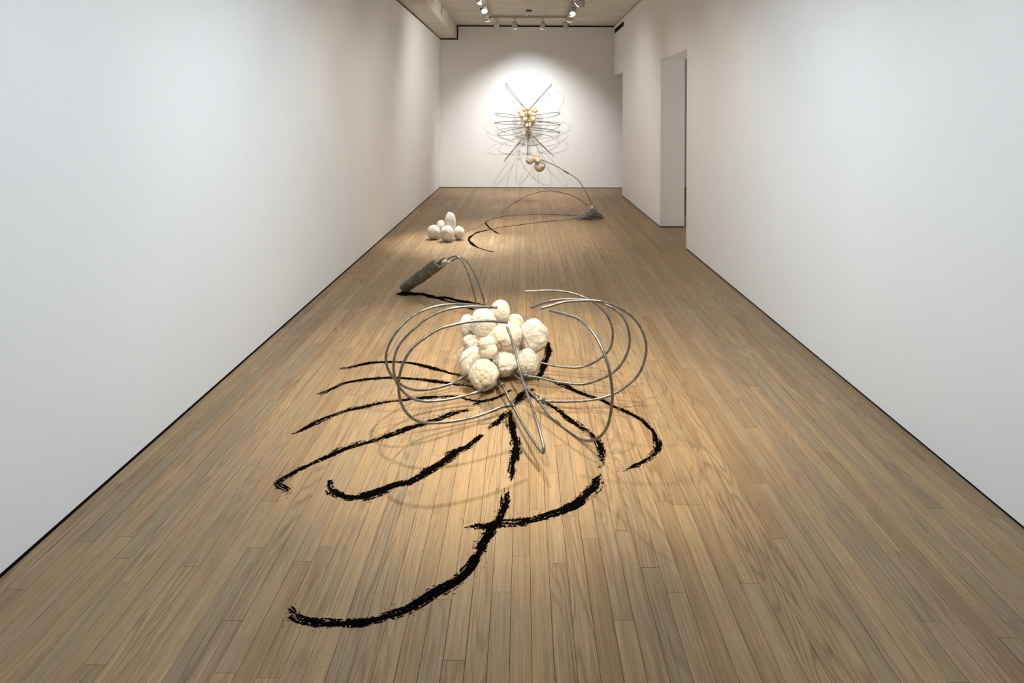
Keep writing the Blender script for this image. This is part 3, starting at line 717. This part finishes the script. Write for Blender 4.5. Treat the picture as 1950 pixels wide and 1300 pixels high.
# sleeves where the rods are joined
def sleeve(parent, a, b, r, base):
    obj('joint_sleeve', cyl_between('joint_sleeve', Vector(a) - base, Vector(b) - base, r, r * 0.92, 14), M_ROD, parent)
l3 = [Vector(p) for p in LOOP_L3]; r3_ = [Vector(p) for p in LOOP_R3]; r2_ = [Vector(p) for p in LOOP_R2]; ff = [Vector(p) for p in LOOP_F]; r4_ = [Vector(p) for p in LOOP_R4]
sleeve(fs, l3[0], l3[1], 0.0105, FB)
sleeve(fs, ff[2].lerp(ff[1], 0.12), ff[2].lerp(ff[3], 0.12), 0.011, FB)
sleeve(fs, r3_[0], r3_[0].lerp(r3_[1], 0.7), 0.0105, FB)
sleeve(fs, r4_[2].lerp(r4_[1], 0.3), r4_[2].lerp(r4_[3], 0.22), 0.0115, FB)
sleeve(fs, r2_[0].lerp(r2_[1], -0.1), r2_[0].lerp(r2_[1], 0.4), 0.0110, FB)
sleeve(fs, ff[0], ff[1], 0.0125, FB)
# the two rods of the arm, then along the floor behind the heap
armA = [Vector(p) for p in ARM_A]; armB = [Vector(p) for p in ARM_B]
tailA = [(-0.19, 4.15, 0.06), (-0.27, 4.75, 0.012)]
tailB = [(-0.12, 4.20, 0.06), (-0.19, 4.8, 0.012)]
def fix(p): return Vector((p[0], p[1], max(p[2], 0.008)))
endA, endB = armA[-1], armB[-1]
sd = (Vector(SLAB_TOP) - Vector(SLAB_BASE)).normalized()
obj('arm_rod', tube_mesh('arm_rod', rel(tailA + [fix(p) for p in armA]), 0.006, 10, 8, 0.12, 21), M_ROD, fs)
obj('arm_rod', tube_mesh('arm_rod', rel(tailB + [fix(p) for p in armB]), 0.006, 10, 8, 0.12, 22), M_ROD, fs)
obj('plastic_cap', cyl_between('plastic_cap', endA - FB + Vector((0.012, -0.008, 0.006)), Vector(SLAB_TOP) - FB + sd * 0.0 + Vector((0, 0, 0.03)), 0.011, 0.014, 12), M_PLASTIC, fs)
obj('plastic_cap', cyl_between('plastic_cap', endB - FB + Vector((0.012, -0.008, 0.004)), endB - FB + Vector((-0.07, 0.05, -0.025)), 0.011, 0.009, 12), M_PLASTIC, fs)

def trough(parent, a, b, base):
    """half-pipe of cast clay, rough, with a ragged open upper end"""
    a, b = Vector(a), Vector(b)
    d_ = (b - a); Ln = d_.length; d_ = d_.normalized()
    s_ = d_.cross(Vector((0, 0, 1))).normalized()
    u_ = s_.cross(d_).normalized()
    n_l, prof = 34, []
    ro, ri = 0.062, 0.043
    for k in range(21):                      # outer arc, open towards the top
        t = math.radians(-200 + 220 * k / 20)
        prof.append((math.cos(t) * ro, math.sin(t) * ro * 0.95))
    for k in range(20, -1, -1):
        t = math.radians(-200 + 220 * k / 20)
        prof.append((math.cos(t) * ri, math.sin(t) * ri * 0.95))
    m_ = len(prof)
    v_, f_ = [], []
    for i in range(n_l + 1):
        t = i / n_l
        taper = 0.80 + 0.25 * min(1, t * 2.2) - 0.03 * t
        for k, (px, pz) in enumerate(prof):
            q = Vector((px, pz, t * 7.0))
            w = 1 + 0.13 * noise.noise(q * 9.0) + 0.06 * noise.noise(q * 31.0)
            along = Ln * t
            if i == n_l: along += 0.018 * noise.noise(Vector((k * 0.45, 0, 5))) - 0.01
            v_.append(a + d_ * along + (s_ * px + u_ * pz) * w * taper + u_ * 0.05)
    for i in range(n_l):
        for k in range(m_):
            k2 = (k + 1) % m_
            f_.append((i * m_ + k, i * m_ + k2, (i + 1) * m_ + k2, (i + 1) * m_ + k))
    for i in (0, n_l):
        for k in range(20):
            q = (i * m_ + k, i * m_ + k + 1, i * m_ + m_ - 2 - k, i * m_ + m_ - 1 - k)
            f_.append(q if i else q[::-1])
    v_ = [Vector((p.x, p.y, max(p.z, 0.001))) - base for p in v_]
    # closed foot
    me = mesh_py('clay_trough', v_, f_, True)
    return obj('clay_trough', me, M_CLAY, parent)
trough(fs, Vector(SLAB_BASE) + Vector((0.02, -0.01, 0.0)), SLAB_TOP, FB)['label'] = 'rough grey green half-pipe of cast clay'

# ------------------------------------------------------------------ far floor sculpture: bulbs, clay wedge, hanging bulbs on arched rods
f2 = thing('floor_sculpture', 'far floor sculpture: cream bulbs on thin arched rods springing from a grey clay wedge', 'sculpture', (0.94, 9.8, 0.0))
B2 = Vector(f2.location)
bulbs(f2, BULBS2, [M_FOAM], [S_, W_, S_, S_, S_], 200, 4)
bulbs(f2, BULBS3, [M_PEACH, M_FOAM, M_FOAM, M_PEACH, M_PEACH], [C_, W_, C_, S_, LB], 220, 4)
bulbs(f2, [(0.30, 11.56, 0.70, 0.030, 1.0), (0.325, 11.50, 0.615, 0.028, 1.0), (0.19, 11.5, 0.735, 0.03, 1.0)], [M_FOAM], [C_], 240, 3, 'small_bulb')
obj('arched_rod', tube_mesh('arched_rod', rel(ROD_UP, B2), 0.0060, 10, 8, 0.1, 31), M_RODD, f2)
obj('arched_rod', tube_mesh('arched_rod', rel(ROD_DN, B2), 0.0046, 10, 8, 0.1, 32), M_RODD, f2)
ru = [Vector(p) for p in ROD_UP]; rd = [Vector(p) for p in ROD_DN]
sleeve(f2, ru[5].lerp(ru[4], 0.22), ru[5].lerp(ru[6], 0.2), 0.013, B2)
sleeve(f2, rd[7].lerp(rd[6], 0.15), rd[7].lerp(rd[8], 0.2), 0.0095, B2)
for p, q in ((ru[0], ru[1]), (rd[0], rd[1])):
    obj('plastic_cap', cyl_between('plastic_cap', p - B2, q - B2, 0.013, 0.009, 12), M_PLASTIC, f2)

def wedge(parent, base):
    """folded clay wedge: triangular profile with a draped, ridged skin"""
    x0, x1 = 0.75, 1.15
    apex = (BLOCK_APEX[0] + 0.015, BLOCK_APEX[2] - 0.018)
    nx, ny = 64, 26
    v_, f_ = [], []
    for i in range(nx + 1):
        t = i / nx
        X = x0 + (x1 - x0) * t
        if X < apex[0]: h = 0.022 + (apex[1] - 0.022) * ((X - x0) / (apex[0] - x0)) ** 1.15
        else: h = 0.03 + (apex[1] - 0.03) * ((x1 - X) / (x1 - apex[0])) ** 0.9
        yc = 9.70 + 0.13 * t
        dep = 0.05 + 0.06 * math.sin(PI * min(1, 0.15 + t * 0.8))
        for j in range(ny + 1):
            s = j / ny
            ang = PI * s
            yy = -math.cos(ang) * dep
            zz = math.sin(ang) ** 0.7 * h if 0 < s < 1 else 0.0
            fold = 0.013 * math.sin(zz * 150 + X * 28 + 2.4 * noise.noise((X * 9, s * 2, 0)))
            rg = 1 + 0.16 * noise.noise((X * 16, s * 5, 3.0)) * (0.3 + s * (1 - s) * 2)
            v_.append(Vector((X + 0.006 * noise.noise((zz * 60, X * 20, 1)), yc + yy * rg - fold * math.cos(ang) * -1.0, max(0.001, zz + fold * 0.5))) - base)
    for i in range(nx):
        for j in range(ny):
            a = i * (ny + 1) + j
            f_.append((a, a + 1, a + ny + 2, a + ny + 1))
    f_.append(tuple(range(ny + 1)))
    f_.append(tuple(range((nx + 1) * (ny + 1) - 1, nx * (ny + 1) - 1, -1)))
    bm = bmesh.new()
    bv = [bm.verts.new(p) for p in v_]
    for q in f_: bm.faces.new([bv[k] for k in q])
    return obj('clay_wedge', mesh_bm(bm, 'clay_wedge', True), M_CLAY, parent)
wedge(f2, B2)['label'] = 'folded grey green clay wedge'

# ------------------------------------------------------------------ wall sculpture
ws = thing('wall_sculpture', 'spiky wall sculpture of amber bulbs on a spine with antennae and looping wire legs', 'sculpture', (0.09, YB, 1.35))
WB = Vector(ws.location)
def wbulbs():
    for i, (bx, by, bz, br, sy) in enumerate(BULBS4):
        me = bulb_mesh('bulb', br, sy, 300 + i, S_, 4)
        obj('bulb', me, M_FOAM if i in (10,) else M_RESIN, ws, Vector((bx, by, bz)) - WB)
wbulbs()
obj('spine_rod', tube_mesh('spine_rod', rel(SPINE, WB), 0.009, 10, 6, 0.1, 41), M_RODD, ws)
for z in (SPINE[0], SPINE[1], SPINE[2], SPINE[3], SPINE[4]):
    obj('joint_sleeve', cyl_between('joint_sleeve', Vector(z) - WB + Vector((-0.035, 0, 0)), Vector(z) - WB + Vector((0.035, 0, 0)), 0.011, sides=12), M_RODD, ws)
for sx in (0.04, 0.14):
    obj('wall_bracket', cyl_between('wall_bracket', (sx - 0.09, 0.0, -0.02), (sx - 0.09, -0.28, -0.02), 0.012, sides=12), M_RODD, ws)
for i, k in enumerate(('row1l', 'row1r', 'row2l', 'row2r', 'row3l', 'row3r', 'antl', 'antr', 'lowl', 'lowr', 'lowc')):
    obj('antenna_loop' if k.startswith('ant') else 'leg_loop', tube_mesh('wire_loop', rel(globals()['WALL_' + k], WB), 0.0056, 8, 8, 0.1, 50 + i), M_RODD, ws)

# ------------------------------------------------------------------ charcoal strokes on the floor
def vnoise(a, b, seed):
    """two-dimensional value noise on arrays"""
    rs = np.random.RandomState(seed)
    tab = rs.rand(64, 4096)
    ia, ib = np.floor(a).astype(int), np.floor(b).astype(int)
    fa, fb = a - ia, b - ib
    fa = fa * fa * (3 - 2 * fa); fb = fb * fb * (3 - 2 * fb)
    g = lambda i, j: tab[j % 64, i % 4096]
    return (g(ia, ib) * (1 - fa) + g(ia + 1, ib) * fa) * (1 - fb) + (g(ia, ib + 1) * (1 - fa) + g(ia + 1, ib + 1) * fa) * fb

def stroke(name, label, segs, width0, seed, rag=0.5, thin=0.0, fade=(0.10, 0.10), ds=0.0035, dt=0.0020, widths=None, group='charcoal strokes drawn on the oak floor'):
    """line of spilled charcoal powder: crumbs kept where a streaky noise is dense enough, heaped a millimetre or two"""
    V_, F_ = [], []
    for si, seg in enumerate(segs):
        P = catmull([(a, b, 0) for a, b in seg], 10)
        P = np.array([(p.x, p.y) for p in P])
        dl = np.sqrt(((P[1:] - P[:-1]) ** 2).sum(1)); s = np.concatenate([[0], np.cumsum(dl)])
        Ltot = s[-1]
        ns = max(6, int(Ltot / ds))
        ss = np.linspace(0, Ltot, ns + 1)
        cx, cy = np.interp(ss, s, P[:, 0]), np.interp(ss, s, P[:, 1])
        tx, ty = np.gradient(cx), np.gradient(cy)
        ln = np.hypot(tx, ty) + 1e-9
        nx_, ny_ = -ty / ln, tx / ln
        width = widths[si] if widths else width0
        wmax = width * 1.5
        nt_ = int(2 * wmax / dt)
        tt = np.linspace(-wmax, wmax, nt_ + 1)
        sd_ = seed * 10 + si
        # local half width and sideways wander
        hw = width * 0.5 * (0.62 + 0.75 * vnoise(ss * 7 + 3, ss * 0, sd_) + 0.35 * vnoise(ss * 38, ss * 0 + 1, sd_ + 1) - 0.15)
        wand = width * 0.30 * (vnoise(ss * 11, ss * 0 + 2, sd_ + 2) - 0.5)
        e0 = np.clip(ss / max(1e-3, fade[0]), 0, 1); e1 = np.clip((Ltot - ss) / max(1e-3, fade[1]), 0, 1)
        env = np.minimum(e0, e1) ** 0.5
        S, T = np.meshgrid((ss[1:] + ss[:-1]) / 2, (tt[1:] + tt[:-1]) / 2, indexing='ij')
        hwc = ((hw[1:] + hw[:-1]) / 2)[:, None]; wc = ((wand[1:] + wand[:-1]) / 2)[:, None]; ec = ((env[1:] + env[:-1]) / 2)[:, None]
        dn = np.abs(T - wc) / (hwc + 1e-6)
        streak = vnoise(S * 11, T * 170 + 50, sd_ + 3) * 0.65 + vnoise(S * 30, T * 380 + 11, sd_ + 13) * 0.35
        crumb = vnoise(S * 190, T * 300 + 80, sd_ + 4)
        patch = vnoise(S * 9, T * 60 + 20, sd_ + 5)
        dens = 0.95 - dn ** 2 * 0.78 - (1 - ec) * 0.85 - thin * patch
        dens += (streak - 0.5) * rag * 2.3 + (crumb - 0.5) * rag * 1.3
        keep = dens > 0.42
        # loose specks beside the line
        speck = (vnoise(S * 260, T * 420 + 9, sd_ + 6) > 0.93) & (dn < 1.9)
        keep |= speck
        if not keep.any(): continue
        idx = -np.ones((ns + 1, nt_ + 1), int)
        use = np.zeros((ns + 1, nt_ + 1), bool); full = np.ones((ns + 1, nt_ + 1), int) * 0
        for a, b in ((0, 0), (0, 1), (1, 0), (1, 1)):
            use[a:ns + a, b:nt_ + b] |= keep
            full[a:ns + a, b:nt_ + b] += keep
        ii, jj = np.nonzero(use)
        start = len(V_)
        idx[ii, jj] = start + np.arange(len(ii))
        jx = (vnoise(ii * 1.7, jj * 1.3, sd_ + 7) - 0.5) * dt * 0.9
        hgt = np.where(full[ii, jj] == 4, 0.0011 + 0.0022 * vnoise(ss[ii] * 150, tt[jj] * 200 + 30, sd_ + 8), 0.0006)
        X = cx[ii] + nx_[ii] * (tt[jj] + jx); Y = cy[ii] + ny_[ii] * (tt[jj] + jx)
        V_ += list(zip(X.tolist(), Y.tolist(), hgt.tolist()))
        ci, cj = np.nonzero(keep)
        F_ += list(zip(idx[ci, cj].tolist(), idx[ci + 1, cj].tolist(), idx[ci + 1, cj + 1].tolist(), idx[ci, cj + 1].tolist()))
    o = obj('charcoal_stroke', mesh_py('charcoal_stroke', V_, F_), M_CHAR)
    c0 = Vector((segs[0][0][0], segs[0][0][1], 0))
    o.data.transform(Matrix.Translation(-c0)); o.location = c0
    return tag(o, label, 'floor drawing', group)

stroke('A', 'upper short black stroke left of the bulb heap, farthest of the left-hand arcs', STROKE_A, 0.040, 1, 0.7)
stroke('B', 'second black arc from the back on the left, just below the farthest one', STROKE_B, 0.040, 2, 0.7, fade=(0.12, 0.15))
stroke('C', 'third black arc on the left that runs under the wire loops to a small hook', STROKE_C, 0.036, 3, 0.75, 0.15)
stroke('D', 'long thin black stroke on the left ending in a crumbled curl', STROKE_D, 0.040, 4, 0.7, 0.12)
stroke('E', 'thick black stroke on the left turning up in a rounded hook like a ladle', STROKE_E, 0.044, 5, 0.6)
stroke('G', 'longest black stroke, from the heap down the middle and sweeping left near the viewer', STROKE_G, 0.048, 6, 0.6)
stroke('H', 'black stroke bowing right of the middle line and crossing it near the front', STROKE_H, 0.040, 7, 0.7, 0.1, fade=(0.08, 0.22))
stroke('I', 'outermost black stroke on the right, curling back at its tip', STROKE_I, 0.036, 8, 0.75, 0.15)
stroke('J', 'black stroke under the leaning clay trough, forking behind the bulb heap', STROKE_J, 0.060, 9, 0.5, fade=(0.02, 0.1), widths=(0.12, 0.07, 0.05))
stroke('K', 'larger far black loop from the clay wedge, curling towards the viewer', STROKE_K, 0.034, 10, 0.5, ds=0.006, dt=0.004, fade=(0.02, 0.15))
stroke('M', 'smaller far black loop from the clay wedge, hooking inside the larger one', STROKE_M, 0.030, 11, 0.5, ds=0.006, dt=0.004, fade=(0.02, 0.1))
